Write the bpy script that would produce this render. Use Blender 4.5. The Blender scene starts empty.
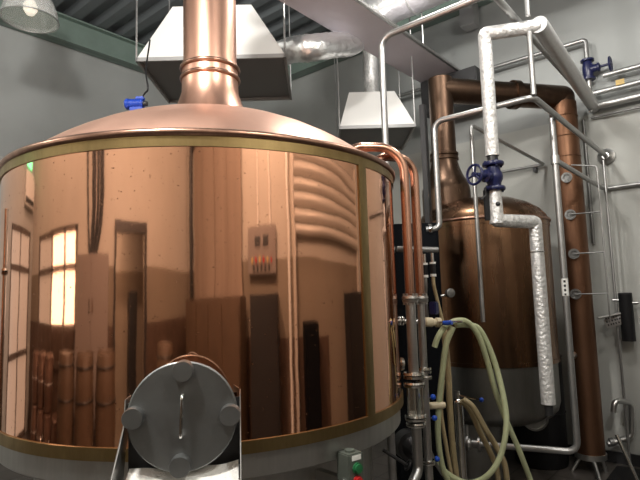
import bpy, bmesh, math, random
import numpy as np
from mathutils import Vector, Matrix
random.seed(4)
PI = math.pi
SC = bpy.context.scene
COL = SC.collection

# ------------------------------------------------------------------ camera
F, PIT, ROL, EYE, YAW = 520.0, .1036, -.03, 1.6, math.radians(40)
def cam_axes():
    fwd = np.array([0, math.cos(PIT), math.sin(PIT)]); up = np.array([0, -math.sin(PIT), math.cos(PIT)]); rt = np.array([1., 0, 0])
    r2 = math.cos(ROL)*rt + math.sin(ROL)*up; u2 = -math.sin(ROL)*rt + math.cos(ROL)*up
    c, s = math.cos(YAW), math.sin(YAW)
    M = np.array([[s, c, 0], [-c, s, 0], [0, 0, 1.]])
    return M@r2, M@u2, M@fwd
CA, CU, CW = cam_axes()
OO = np.array([0, 0, EYE])
def ray(x, y): return (x-320)/F*CA - (y-240)/F*CU + CW
def onX(x, y, v): d = ray(x, y); return Vector(OO + d*(v/d[0]))
def onY(x, y, v): d = ray(x, y); return Vector(OO + d*(v/d[1]))
def onZ(x, y, v): d = ray(x, y); return Vector(OO + d*((v-EYE)/d[2]))
def at(x, y, dist): return Vector(OO + ray(x, y)*dist)
def zat(P, y):          # height on the vertical through P seen at image row y
    d0 = np.array([P[0], P[1], 0.]); k = (240-y)/F
    return EYE + (k*(d0@CW) - d0@CU)/(CU[2] - k*CW[2])
def up(P, y): return Vector((P[0], P[1], zat(P, y)))
cam = bpy.data.cameras.new('camera'); co = bpy.data.objects.new('camera', cam); COL.objects.link(co)
cam.sensor_width = 36; cam.lens = F/640*36; cam.clip_start = .02
m = Matrix.Identity(4)
for i in range(3): m[i][0] = CA[i]; m[i][1] = CU[i]; m[i][2] = -CW[i]; m[i][3] = OO[i]
co.matrix_world = m
SC.camera = co

# ------------------------------------------------------------------ materials
def mat(name, col, rough=.5, metal=0., noise=0., nscale=8., bump=0., bscale=60., spec=.5, stretch=None, col2=None, rnoise=0., emit=None, estr=0., trans=0., ior=1.45):
    M = bpy.data.materials.new(name); M.use_nodes = True
    nt = M.node_tree; N = nt.nodes; L = nt.links; b = N['Principled BSDF']
    c = (*col, 1)
    b.inputs['Base Color'].default_value = c; b.inputs['Roughness'].default_value = rough; b.inputs['Metallic'].default_value = metal
    b.inputs['Specular IOR Level'].default_value = spec
    if trans: b.inputs['Transmission Weight'].default_value = trans; b.inputs['IOR'].default_value = ior
    if emit: b.inputs['Emission Color'].default_value = (*emit, 1); b.inputs['Emission Strength'].default_value = estr
    tc = N.new('ShaderNodeTexCoord'); mp = N.new('ShaderNodeMapping'); L.new(tc.outputs['Object'], mp.inputs['Vector'])
    if stretch: mp.inputs['Scale'].default_value = stretch
    if noise or col2 or rnoise:
        n = N.new('ShaderNodeTexNoise'); n.inputs['Scale'].default_value = nscale; n.inputs['Detail'].default_value = 5; n.inputs['Roughness'].default_value = .65
        L.new(mp.outputs['Vector'], n.inputs['Vector'])
        if noise or col2:
            mx = N.new('ShaderNodeMix'); mx.data_type = 'RGBA'
            mx.inputs[6].default_value = c
            mx.inputs[7].default_value = (*(col2 or tuple(v*(1-noise) for v in col)), 1)
            rp = N.new('ShaderNodeValToRGB'); rp.color_ramp.elements[0].position = .38; rp.color_ramp.elements[1].position = .68
            L.new(n.outputs['Fac'], rp.inputs['Fac']); L.new(rp.outputs['Color'], mx.inputs[0]); L.new(mx.outputs[2], b.inputs['Base Color'])
        if rnoise:
            mr = N.new('ShaderNodeMapRange'); mr.inputs[1].default_value = .35; mr.inputs[2].default_value = .7
            mr.inputs[3].default_value = rough; mr.inputs[4].default_value = rough+rnoise
            L.new(n.outputs['Fac'], mr.inputs[0]); L.new(mr.outputs[0], b.inputs['Roughness'])
    if bump:
        n2 = N.new('ShaderNodeTexNoise'); n2.inputs['Scale'].default_value = bscale; n2.inputs['Detail'].default_value = 3
        L.new(mp.outputs['Vector'], n2.inputs['Vector'])
        bp = N.new('ShaderNodeBump'); bp.inputs['Strength'].default_value = bump; bp.inputs['Distance'].default_value = .01
        L.new(n2.outputs['Fac'], bp.inputs['Height']); L.new(bp.outputs['Normal'], b.inputs['Normal'])
    return M

def copper_polished():
    M = mat('polished copper', (.90, .50, .345), .05, 1.)
    nt = M.node_tree; N = nt.nodes; L = nt.links; b = N['Principled BSDF']
    tc = N.new('ShaderNodeTexCoord')
    # sparse tarnish specks
    v = N.new('ShaderNodeTexNoise'); v.inputs['Scale'].default_value = 75; v.inputs['Detail'].default_value = 2
    L.new(tc.outputs['Object'], v.inputs['Vector'])
    r = N.new('ShaderNodeValToRGB'); r.color_ramp.elements[0].position = .68; r.color_ramp.elements[1].position = .77
    L.new(v.outputs['Fac'], r.inputs['Fac'])
    # broad vertical tarnish
    mp = N.new('ShaderNodeMapping'); mp.inputs['Scale'].default_value = (3, 3, .5); L.new(tc.outputs['Object'], mp.inputs['Vector'])
    n = N.new('ShaderNodeTexNoise'); n.inputs['Scale'].default_value = 2.2; n.inputs['Detail'].default_value = 4; L.new(mp.outputs['Vector'], n.inputs['Vector'])
    mx = N.new('ShaderNodeMix'); mx.data_type = 'RGBA'; mx.inputs[6].default_value = (.90, .50, .325, 1); mx.inputs[7].default_value = (.78, .41, .25, 1)
    L.new(n.outputs['Fac'], mx.inputs[0])
    m2 = N.new('ShaderNodeMix'); m2.data_type = 'RGBA'; m2.inputs[7].default_value = (.34, .17, .10, 1)
    L.new(r.outputs['Color'], m2.inputs[0]); L.new(mx.outputs[2], m2.inputs[6]); L.new(m2.outputs[2], b.inputs['Base Color'])
    mr = N.new('ShaderNodeMapRange'); mr.inputs[3].default_value = .05; mr.inputs[4].default_value = .35; L.new(r.outputs['Color'], mr.inputs[0])
    L.new(mr.outputs[0], b.inputs['Roughness'])
    # rolled-sheet waviness
    w = N.new('ShaderNodeTexNoise'); w.inputs['Scale'].default_value = 5; w.inputs['Detail'].default_value = 1; L.new(tc.outputs['Object'], w.inputs['Vector'])
    w2 = N.new('ShaderNodeTexNoise'); w2.inputs['Scale'].default_value = 90; w2.inputs['Detail'].default_value = 2; L.new(tc.outputs['Object'], w2.inputs['Vector'])
    ad = N.new('ShaderNodeMath'); ad.operation = 'MULTIPLY_ADD'; ad.inputs[1].default_value = .03
    L.new(w2.outputs['Fac'], ad.inputs[0]); L.new(w.outputs['Fac'], ad.inputs[2])
    bp = N.new('ShaderNodeBump'); bp.inputs['Strength'].default_value = .07; bp.inputs['Distance'].default_value = .012
    L.new(ad.outputs[0], bp.inputs['Height']); L.new(bp.outputs['Normal'], b.inputs['Normal'])
    return M

M = {}
M['copper'] = copper_polished()
M['dome'] = mat('satin copper', (.84, .53, .41), .40, 1., noise=.08, nscale=5, rnoise=.08)
M['chimney'] = mat('streaked copper chimney', (.72, .42, .31), .30, 1., col2=(.62, .35, .25), nscale=4, stretch=(3, 3, .3), rnoise=.12)
M['bead'] = mat('tarnished copper bead', (.40, .235, .17), .32, 1., noise=.3, nscale=20)
M['brass'] = mat('worn brass', (.34, .245, .11), .32, 1., noise=.35, nscale=9, rnoise=.15, stretch=(1, 1, .3))
M['oldcopper'] = mat('brown aged copper', (.235, .135, .078), .22, 1., col2=(.18, .10, .058), nscale=1.6, rnoise=.12, stretch=(3, 3, .3))
M['darkcopper'] = mat('dark aged copper', (.125, .08, .055), .27, 1., col2=(.085, .052, .036), nscale=4, rnoise=.2, stretch=(2, 2, .5))
M['columncopper'] = mat('red brown copper column', (.20, .105, .062), .40, .95, col2=(.15, .075, .044), nscale=3.5, rnoise=.15, stretch=(3, 3, .5))
M['pipecopper'] = mat('bright copper pipe', (.62, .35, .25), .25, 1., noise=.2, nscale=18, stretch=(1, 1, .2))
M['steel'] = mat('brushed stainless steel', (.56, .56, .55), .30, 1., noise=.1, nscale=12, rnoise=.1, stretch=(1, 1, 14))
M['skirt'] = mat('dull stainless cladding', (.50, .50, .48), .38, 1., noise=.18, nscale=3, rnoise=.12, stretch=(4, 4, .5))
M['bright'] = mat('polished stainless', (.68, .68, .66), .14, 1.)
M['skirtshade'] = mat('shaded cladding of the small kettle', (.27, .27, .255), .42, 1., noise=.2, nscale=3, stretch=(4, 4, .5))  # darker copy of the skirt steel; dim light put into the colour
M['door_steel'] = mat('satin steel manway', (.25, .26, .26), .40, 1., noise=.12, nscale=5, rnoise=.12)
M['pipe'] = mat('grey steel pipe', (.40, .40, .395), .38, .85, noise=.15, nscale=10)
M['darkpipe'] = mat('dull dark pipe', (.22, .22, .215), .45, .7)
M['foil'] = mat('crinkled silver foil', (.90, .90, .90), .30, .85, bump=.8, bscale=20)
M['dullfoil'] = mat('dull grey foil', (.46, .46, .45), .42, .9, bump=.5, bscale=26)
M['lagging'] = mat('white foil lagging', (.76, .76, .75), .36, .45, noise=.28, nscale=38, bump=1., bscale=50)
M['greylag'] = mat('grey lagging sheet', (.55, .55, .55), .40, .5, noise=.1, nscale=20, bump=.2, bscale=30)
M['hoodwhite'] = mat('white sheet metal', (.82, .82, .80), .45)
M['hoodlip'] = mat('grey sheet metal', (.34, .34, .34), .5, .3)
M['hoodshade'] = mat('dark grey hood shade', (.17, .17, .17), .5, .2)  # shade inside the open hood put into the colour
M['ductgrey'] = mat('lilac grey painted duct', (.62, .58, .635), .5, noise=.06, nscale=3)
M['green'] = mat('dark green painted steel', (.19, .255, .225), .45, noise=.1, nscale=6)
M['deck'] = mat('dark corrugated deck', (.13, .145, .155), .5)
M['blue'] = mat('dark blue enamel', (.010, .013, .060), .32)
M['motorblue'] = mat('bright blue enamel', (.012, .05, .36), .35)
M['knobblue'] = mat('blue plastic', (.01, .07, .48), .3)
M['black'] = mat('black plastic', (.010, .010, .011), .5, spec=.25)
M['darkmetal'] = mat('dark metal', (.04, .04, .042), .4, .5)
M['navy'] = mat('dark navy cabinet', (.006, .007, .009), .85, spec=.08)
M['hosegreen'] = mat('pale green hose', (.46, .50, .30), .42, noise=.12, nscale=12)
M['hosetan'] = mat('tan hose', (.40, .32, .18), .45, noise=.2, nscale=10)
M['cream'] = mat('cream plastic', (.60, .52, .36), .4)
M['boxgrey'] = mat('grey green control box', (.115, .13, .11), .4, .3, noise=.1)
M['btngreen'] = mat('green push button', (.02, .14, .05), .3)
M['btnred'] = mat('red push button', (.42, .02, .02), .3)
M['white'] = mat('white paper', (.75, .75, .72), .6)
M['chuteglare'] = mat('white chute glare', (.85, .84, .80), .9, bump=.5, bscale=120)  # white for light reflected by the steel chute
M['yellow'] = mat('yellow tag', (.55, .38, .12), .5)
M['glass'] = mat('sight glass', (.95, .97, .96), .03, trans=1.)
M['acrylic'] = mat('ribbed acrylic shade', (.92, .93, .92), .12, trans=.75, ior=1.3)
M['bulb'] = mat('lamp bulb', (1, .93, .8), .3, emit=(1, .9, .74), estr=.5)
M['day'] = mat('daylight pane', (.8, .8, .8), .3, emit=(1, .90, .76), estr=2.4)
M['pane'] = mat('dim window pane', (.35, .36, .36), .25, emit=(1, .95, .85), estr=.25)
M['winframe'] = mat('brown window frame', (.10, .075, .06), .4)
M['doordark'] = mat('dark door frame', (.035, .03, .03), .4)
M['cabinet'] = mat('warm grey cabinet', (.23, .20, .185), .45)
M['ac'] = mat('off white plastic', (.72, .71, .68), .4)
M['exitgreen'] = mat('lit green sign', (.05, .5, .25), .4, emit=(.15, .9, .45), estr=3)
M['brownpanel'] = mat('brown sliding door', (.30, .24, .195), .6, col2=(.25, .195, .155), nscale=2, stretch=(2, 2, .15))
M['lowshade'] = mat('shade brown lower wall', (.10, .066, .048), .45, noise=.35, nscale=4)  # walls dimming towards the floor, painted as a dark brown band
M['added_cupboard'] = mat('dark brown laminate of added cupboard and barrels', (.105, .07, .045), .5, noise=.2, nscale=3)
M['keg'] = mat('brown keg', (.16, .10, .075), .35, .4)
M['slat'] = mat('pale shutter slat', (.66, .63, .58), .35, .3)

def wall_mat(name, low, high, zsplit, tint=.05):
    W = mat(name, high, .55, spec=.3)
    nt = W.node_tree; N = nt.nodes; L = nt.links; b = N['Principled BSDF']
    g = N.new('ShaderNodeNewGeometry'); s = N.new('ShaderNodeSeparateXYZ'); L.new(g.outputs['Position'], s.inputs[0])
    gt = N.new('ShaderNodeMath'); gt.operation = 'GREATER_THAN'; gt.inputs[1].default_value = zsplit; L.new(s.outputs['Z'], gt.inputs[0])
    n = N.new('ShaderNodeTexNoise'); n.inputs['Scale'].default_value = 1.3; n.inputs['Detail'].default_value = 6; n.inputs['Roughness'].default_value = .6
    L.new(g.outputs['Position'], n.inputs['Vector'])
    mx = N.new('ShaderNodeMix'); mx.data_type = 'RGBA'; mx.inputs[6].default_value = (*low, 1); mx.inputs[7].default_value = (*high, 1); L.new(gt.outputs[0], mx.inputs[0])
    m2 = N.new('ShaderNodeMix'); m2.data_type = 'RGBA'; m2.blend_type = 'MULTIPLY'; m2.inputs[0].default_value = 1.
    mr = N.new('ShaderNodeMapRange'); mr.inputs[1].default_value = .3; mr.inputs[2].default_value = .7; mr.inputs[3].default_value = 1-2*tint; mr.inputs[4].default_value = 1.
    L.new(n.outputs['Fac'], mr.inputs[0]); L.new(mx.outputs[2], m2.inputs[6]); L.new(mr.outputs[0], m2.inputs[7]); L.new(m2.outputs[2], b.inputs['Base Color'])
    return W
M['wall'] = wall_mat('painted wall with pale lower panels', (.43, .435, .41), (.355, .37, .365), 3.25)
M['wallback'] = wall_mat('cream wall with shaded lower part', (.25, .215, .17), (.52, .49, .44), 1.95)  # lower tone is painted shade: the mirrored walls darken downwards
def floor_mat():
    W = mat('worn grey tile floor', (.13, .115, .10), .42)
    nt = W.node_tree; N = nt.nodes; L = nt.links; b = N['Principled BSDF']
    g = N.new('ShaderNodeNewGeometry')
    br = N.new('ShaderNodeTexBrick'); br.offset = 0; br.inputs['Scale'].default_value = 1.; br.inputs['Brick Width'].default_value = .3; br.inputs['Row Height'].default_value = .3
    br.inputs['Mortar Size'].default_value = .006; br.inputs['Color1'].default_value = (.15, .13, .115, 1); br.inputs['Color2'].default_value = (.115, .10, .088, 1); br.inputs['Mortar'].default_value = (.05, .045, .04, 1)
    L.new(g.outputs['Position'], br.inputs['Vector'])
    n = N.new('ShaderNodeTexNoise'); n.inputs['Scale'].default_value = 2.5; n.inputs['Detail'].default_value = 6; L.new(g.outputs['Position'], n.inputs['Vector'])
    m2 = N.new('ShaderNodeMix'); m2.data_type = 'RGBA'; m2.blend_type = 'MULTIPLY'; m2.inputs[0].default_value = .7
    L.new(br.outputs['Color'], m2.inputs[6]); L.new(n.outputs['Fac'], m2.inputs[7]); L.new(m2.outputs[2], b.inputs['Base Color'])
    return W
M['floor'] = floor_mat()

# ------------------------------------------------------------------ mesh helpers
def frame_of(d):
    d = Vector(d).normalized()
    a = Vector((0, 0, 1)) if abs(d.z) < .9 else Vector((1, 0, 0))
    x = d.cross(a).normalized(); y = d.cross(x).normalized()
    return x, y, d
def fillet(pts, rad, n=8):
    pts = [Vector(p) for p in pts]
    if rad <= 0 or len(pts) < 3: return pts
    out = [pts[0]]
    for i in range(1, len(pts)-1):
        a, b, c = pts[i-1], pts[i], pts[i+1]
        u = (a-b); v = (c-b); lu, lv = u.length, v.length
        u.normalize(); v.normalize()
        ang = u.angle(v)
        if ang > PI-.05: out.append(b); continue
        t = min(rad/math.tan(ang/2), lu*.49, lv*.49); r = t*math.tan(ang/2)
        cdir = (u+v).normalized(); cen = b + cdir*(r/math.sin(ang/2))
        p0 = b+u*t; p1 = b+v*t
        w0 = p0-cen; w1 = p1-cen; tot = w0.angle(w1); ax = w0.cross(w1)
        if ax.length < 1e-9: out.append(b); continue
        for k in range(n+1):
            out.append(cen + Matrix.Rotation(tot*k/n, 3, ax.normalized()) @ w0)
    out.append(pts[-1]); return out
def smooth_path(pts, per=10):      # catmull-rom
    P = [Vector(p) for p in pts]; P = [P[0]*2-P[1]] + P + [P[-1]*2-P[-2]]
    out = []
    for i in range(1, len(P)-2):
        for k in range(per):
            t = k/per
            out.append(.5*((2*P[i]) + (P[i+1]-P[i-1])*t + (2*P[i-1]-5*P[i]+4*P[i+1]-P[i+2])*t*t + (3*P[i]-P[i-1]-3*P[i+1]+P[i+2])*t**3))
    out.append(P[-2]); return out
class MB:
    def __init__(s): s.bm = bmesh.new()
    def rings(s, rings, cap=True, closed=False):
        vs = [[s.bm.verts.new(p) for p in r] for r in rings]; n = len(vs[0])
        rng = range(len(vs)) if closed else range(len(vs)-1)
        for i in rng:
            a, b = vs[i], vs[(i+1) % len(vs)]
            for k in range(n):
                try: s.bm.faces.new((a[k], a[(k+1) % n], b[(k+1) % n], b[k]))
                except ValueError: pass
        if cap and not closed:
            s.bm.faces.new(vs[0][::-1]); s.bm.faces.new(vs[-1])
        return s
    def tube(s, pts, r, rad=0, seg=14, spline=False, jitter=0):
        P = smooth_path(pts) if spline else fillet(pts, rad)
        Q = [P[0]]
        for p in P[1:]:
            if (p-Q[-1]).length > 1e-5: Q.append(p)
        P = Q
        t0 = (P[1]-P[0]).normalized(); x, y, _ = frame_of(t0); rs = []
        for i, p in enumerate(P):
            t = (P[min(i+1, len(P)-1)] - P[max(i-1, 0)]).normalized()
            q = t0.rotation_difference(t); x = q @ x; x = (x - t*x.dot(t)).normalized(); y = t.cross(x); t0 = t
            rr = r*(1+random.uniform(-jitter, jitter))
            rs.append([p + (x*math.cos(2*PI*k/seg) + y*math.sin(2*PI*k/seg))*rr for k in range(seg)])
        return s.rings(rs)
    def cyl(s, a, b, r, r2=None, seg=24):
        a, b = Vector(a), Vector(b); x, y, d = frame_of(b-a); r2 = r if r2 is None else r2
        return s.rings([[p + (x*math.cos(2*PI*k/seg)+y*math.sin(2*PI*k/seg))*q for k in range(seg)] for p, q in ((a, r), (b, r2))])
    def lathe(s, prof, c, axis=(0, 0, 1), seg=48, cap=True):     # prof: (r, h) along axis
        x, y, d = frame_of(axis) if tuple(axis) != (0, 0, 1) else (Vector((1, 0, 0)), Vector((0, 1, 0)), Vector((0, 0, 1)))
        c = Vector(c)
        return s.rings([[c + d*h + (x*math.cos(2*PI*k/seg)+y*math.sin(2*PI*k/seg))*max(r, 1e-4) for k in range(seg)] for r, h in prof], cap)
    def torus(s, c, axis, R, r, seg=40, ms=10):
        x, y, d = frame_of(axis); c = Vector(c); rs = []
        for k in range(seg):
            e = x*math.cos(2*PI*k/seg)+y*math.sin(2*PI*k/seg)
            rs.append([c + e*(R + r*math.cos(2*PI*j/ms)) + d*r*math.sin(2*PI*j/ms) for j in range(ms)])
        return s.rings(rs, closed=True)
    def box(s, c, size, ax=None, bev=0):
        c = Vector(c); X, Y, Z = ax if ax else (Vector((1, 0, 0)), Vector((0, 1, 0)), Vector((0, 0, 1)))
        h = [v/2 for v in size]
        t = bmesh.new()
        bmesh.ops.create_cube(t, size=1)
        for v in t.verts:
            v.co = Vector((v.co.x*size[0], v.co.y*size[1], v.co.z*size[2]))
        if bev: bmesh.ops.bevel(t, geom=t.edges[:], offset=bev, segments=2, affect='EDGES')
        mp = {v: s.bm.verts.new(c + X*v.co.x + Y*v.co.y + Z*v.co.z) for v in t.verts}
        for f in t.faces: s.bm.faces.new([mp[v] for v in f.verts])
        t.free(); return s
    def sphere(s, c, r, seg=16):
        prof = [(r*math.sin(PI*k/10), -r*math.cos(PI*k/10)) for k in range(11)]
        return s.lathe(prof, c, seg=seg)
    def quad(s, *p):
        s.bm.faces.new([s.bm.verts.new(q) for q in p]); return s
    def prism(s, poly, d):           # poly: list of points, extruded by vector d
        d = Vector(d); return s.rings([[Vector(p) for p in poly], [Vector(p)+d for p in poly]])
    def build(s, name, material, parent=None, sharp=38):
        bmesh.ops.recalc_face_normals(s.bm, faces=s.bm.faces[:])
        me = bpy.data.meshes.new(name); s.bm.to_mesh(me); s.bm.free()
        for p in me.polygons: p.use_smooth = True
        me.set_sharp_from_angle(angle=math.radians(sharp))
        me.materials.append(M[material] if isinstance(material, str) else material)
        o = bpy.data.objects.new(name, me); COL.objects.link(o)
        if parent is not None:
            o.parent = parent; me.transform(Matrix.Translation(-world_base(parent)))
        else:
            co_ = np.array([v.co for v in me.vertices]); lo, hi = co_.min(0), co_.max(0)
            org = Vector(((lo[0]+hi[0])/2, (lo[1]+hi[1])/2, lo[2]))
            me.transform(Matrix.Translation(-org)); o.location = org
        return o
def world_base(p):
    v = Vector(p.location)
    while p.parent is not None: p = p.parent; v += p.location
    return v
def tag(o, label, cat, group=None):
    o['label'] = label; o['category'] = cat
    if group: o['group'] = group
    return o
def thing(name, label, cat, loc, group=None):
    o = bpy.data.objects.new(name, None); COL.objects.link(o); o.location = Vector(loc); o.empty_display_size = .1
    return tag(o, label, cat, group)
def struct(o): o['kind'] = 'structure'; return o
def dup(root, loc, label=None):
    r = root.copy(); COL.objects.link(r); r.location = Vector(loc)
    if label: r['label'] = label
    for ch in list(root.children):
        c = ch.copy(); COL.objects.link(c); c.parent = r
        for g in list(ch.children):
            d = g.copy(); COL.objects.link(d); d.parent = c
    return r
H = Vector

# ------------------------------------------------------------------ the room
XW, YW, XB, YB, ZC = 5.45, 6.40, -2.7, -1.6, 5.2
struct(MB().box(((XW+XB)/2, (YW+YB)/2, -.05), (XW-XB+.4, YW-YB+.4, .1)).build('floor', 'floor'))
struct(MB().box((XW+.1, (YW+YB)/2, ZC/2), (.2, YW-YB+.4, ZC)).build('wall_right', 'wall'))
struct(MB().box(((XW+XB)/2, YW+.1, ZC/2), (XW-XB, .2, ZC)).build('wall_left', 'wall'))
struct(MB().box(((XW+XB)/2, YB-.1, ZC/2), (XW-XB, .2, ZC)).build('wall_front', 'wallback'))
# back wall has a doorway into a lit passage
dw0, dw1, dwz = .50, 1.60, 2.30
wb = MB()
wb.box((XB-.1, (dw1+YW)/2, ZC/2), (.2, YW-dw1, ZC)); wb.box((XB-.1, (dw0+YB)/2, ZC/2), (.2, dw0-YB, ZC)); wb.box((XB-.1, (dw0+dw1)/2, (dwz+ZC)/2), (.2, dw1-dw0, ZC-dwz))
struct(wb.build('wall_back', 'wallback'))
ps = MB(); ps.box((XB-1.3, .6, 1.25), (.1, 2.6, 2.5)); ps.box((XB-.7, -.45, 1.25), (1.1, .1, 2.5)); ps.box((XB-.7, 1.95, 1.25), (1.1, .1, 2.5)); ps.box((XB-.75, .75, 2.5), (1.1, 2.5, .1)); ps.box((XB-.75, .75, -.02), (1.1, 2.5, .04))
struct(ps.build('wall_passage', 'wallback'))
# ceiling deck, trapezoid ribs running along y
rb = MB(); xs = []
x = XB
while x < XW:
    xs += [(x, ZC), (x+.13, ZC), (x+.17, ZC-.09), (x+.29, ZC-.09)]; x += .33
for i in range(len(xs)-1):
    (x0, z0), (x1, z1) = xs[i], xs[i+1]
    rb.quad((x0, YB-.2, z0), (x1, YB-.2, z1), (x1, YW+.2, z1), (x0, YW+.2, z0))
rb.box(((XW+XB)/2, (YW+YB)/2, ZC+.08), (XW-XB+.4, YW-YB+.4, .1))
struct(rb.build('ceiling', 'deck'))
def ibeam(a, b, side, z0, h, w):           # web + two flanges
    a, b = H(a), H(b); d = (b-a); L = d.length; d.normalize(); s_ = H(side); c = (a+b)/2
    q = MB()
    q.box(c + H((0, 0, z0+h/2)), (L, .014, h), (d, s_, H((0, 0, 1))))
    for z in (z0+.01, z0+h-.01): q.box(c + H((0, 0, z)), (L, w, .02), (d, s_, H((0, 0, 1))))
    return q
struct(ibeam((XB, 6.29, 0), (XW, 6.29, 0), (0, 1, 0), 4.77, .33, .16).build('trim_1', 'green'))
struct(ibeam((5.35, YB, 0), (5.35, 6.2, 0), (1, 0, 0), 4.74, .33, .16).build('trim_2', 'green'))
struct(MB().box((XW-.012, (YW+YB)/2, .05), (.024, YW-YB, .1)).build('baseboard_right', 'darkmetal'))
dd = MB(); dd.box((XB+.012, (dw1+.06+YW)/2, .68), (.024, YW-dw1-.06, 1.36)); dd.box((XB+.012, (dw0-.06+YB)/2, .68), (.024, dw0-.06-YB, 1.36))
struct(dd.build('wall_back_shade', 'lowshade'))  # added dark bands for the dim foot of the walls
struct(MB().box((.2, YB+.012, .6), (5.8, .024, 1.2)).build('wall_front_shade', 'lowshade'))

# ------------------------------------------------------------------ big brew kettle
KC = H((1.812, 2.305, 0)); KR = 1.006; ZT, ZB = 2.205, 1.089
kettle = thing('brew_kettle', 'large polished copper brew kettle with domed lid, chimney and round steel manway', 'brewing kettle', KC)
MB().lathe([(KR, ZB-.02), (KR, ZT-.02)], KC, seg=256, cap=False).build('copper_shell', 'copper', kettle)
prof = [(r_, z_+.036) for r_, z_ in [(.985, 2.165), (.965, 2.188), (.93, 2.225), (.88, 2.268), (.82, 2.312), (.75, 2.356), (.66, 2.406), (.56, 2.452), (.46, 2.490), (.36, 2.521), (.26, 2.544), (.16, 2.56)]]
MB().lathe(prof, KC, seg=128, cap=False).build('dome', 'dome', kettle, 60)
MB().torus(KC + H((0, 0, ZT+.006)), (0, 0, 1), KR+.002, .0155, 160, 14).build('rim_bead', 'bead', kettle)
u_ = MB().lathe([(KR, ZT-.048), (KR+.005, ZT-.048), (KR+.005, ZT-.004), (KR, ZT-.004)], KC, seg=200, cap=False); u_.build('brass_band', 'brass', kettle)
l_ = MB().lathe([(KR-.01, ZB-.045), (KR+.007, ZB-.045), (KR+.007, ZB), (KR+.0, ZB)], KC, seg=200, cap=False); l_.build('brass_band', 'brass', kettle)
# vertical brass cover strip
def kpt(x, y, r=KR):                        # where the sight line through a pixel meets the kettle wall
    d = ray(x, y); a = d[0]**2+d[1]**2; b = -(d[0]*KC.x+d[1]*KC.y); c = KC.x**2+KC.y**2-r*r
    t = (-b-math.sqrt(b*b-a*c))/a; return H(OO+d*t)
s0 = kpt(366, 290); ang = math.atan2(s0.y-KC.y, s0.x-KC.x); aw = .028
st = MB(); ring = []
for z in (ZB-.004, ZT-.046):
    ring.append([KC + H((math.cos(ang+k*aw)*r, math.sin(ang+k*aw)*r, z)) for k, r in ((-1, KR-.004), (-1, KR+.006), (-.4, KR+.008), (.4, KR+.008), (1, KR+.006), (1, KR-.004))])
st.rings(ring).build('brass_strip', 'brass', kettle)
MB().lathe([(KR-.012, ZB-.04), (KR-.012, .957), (KR-.02, .95), (.83, .95)], KC, seg=160, cap=False).build('skirt', 'skirt', kettle)
MB().lathe([(.84, .0), (.84, .96)], KC, seg=120).build('base', 'skirt', kettle)
cp = [(.255, 2.565), (.226, 2.595), (.200, 2.64), (.178, 2.695), (.160, 2.75), (.158, 2.80), (.156, 2.92), (.15, 2.95), (.15, 5.1)]
MB().lathe(cp, KC, seg=64, cap=False).build('chimney', 'chimney', kettle, 50)
for zr_ in (2.835, 2.895): MB().torus(KC + H((0, 0, zr_)), (0, 0, 1), .158, .013, 64, 10).build('chimney_ring', 'bead', kettle)
# manway: neck, round door, four clamp knobs, handle
mc0 = at(183, 416, 1.72)
nrm = (H((mc0.x-KC.x, mc0.y-KC.y, 0))).normalized(); tn = H((-nrm.y, nrm.x, 0)); ZZ = H((0, 0, 1))
# face the door towards the viewer a little
nrm = (nrm*.8 + H((-mc0.x, -mc0.y, 0)).normalized()*.2).normalized(); tn = H((-nrm.y, nrm.x, 0))
RD = 53.5/F*1.73
MB().cyl(mc0 - nrm*.016, mc0 - nrm*.34, RD*.62, seg=64).build('manway_neck', 'skirt', kettle)
door = MB().lathe([(RD-.004, -.012), (RD, -.008), (RD, .004), (RD-.004, .008), (.001, .008)], mc0, nrm, seg=96).build('manway_door', 'door_steel', kettle)
door['label'] = 'round satin steel manway door with four clamp knobs'
kn = .0285/2*2
for (px, py) in ((183, 371), (133, 418), (230, 415), (180, 466)):
    c = onZ(px, py, 0) if False else None
    d = ray(px, py); t = ((mc0+nrm*.03 - Vector(OO)).dot(nrm))/(Vector(d).dot(nrm)); c = Vector(OO)+Vector(d)*t
    k_ = MB(); k_.lathe([(kn*1.18, -.030), (kn*1.18, .012), (kn*1.12, .018), (.001, .018)], c, nrm, seg=40)
    k_.build('clamp_knob', 'door_steel', door)
def ondoor(px, py, off):
    d = Vector(ray(px, py)); t = ((mc0+nrm*off - Vector(OO)).dot(nrm))/d.dot(nrm); return Vector(OO)+d*t
MB().tube([ondoor(182, 394, .006), ondoor(182, 394, .045), ondoor(180.5, 438, .045), ondoor(180.5, 438, .006)], .0058, .02).build('handle', 'bright', door)
# chute below the manway: back plate, two cheeks, sloping floor
WC = .187
zc0 = mc0.z
ch = MB()
AX = (tn, nrm, ZZ)
ch.box(mc0 - nrm*.07 + ZZ*(-.16) , (2*WC, .004, .40), AX)
ch.build('chute_back', 'darkmetal', kettle)
for s in (1, -1):
    b0 = mc0 + tn*(s*WC)
    fo = tn*(s*(.03 if tn.dot(Vector(CA))*s < 0 else .0)); poly = [b0 - nrm*.10 + ZZ*.06, b0 - nrm*.015 + ZZ*.06, b0 + nrm*.0 + ZZ*(-.02), b0 + nrm*.035 - ZZ*.09 + fo*.3, b0 + nrm*.16 - ZZ*.30 + fo*1.3, b0 - nrm*.10 - ZZ*.30 + fo]
    MB().prism([p - tn*.0015 for p in poly], tn*.003).build('chute_cheek', 'steel', kettle)
fl0 = mc0 - ZZ*.185
ch = MB().prism([fl0 - nrm*.06 - tn*WC, fl0 - nrm*.06 + tn*WC, fl0 + nrm*.14 - ZZ*.10 + tn*WC, fl0 + nrm*.14 - ZZ*.10 - tn*WC], ZZ*-.004); ch.build('chute_floor', 'steel', kettle)
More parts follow.
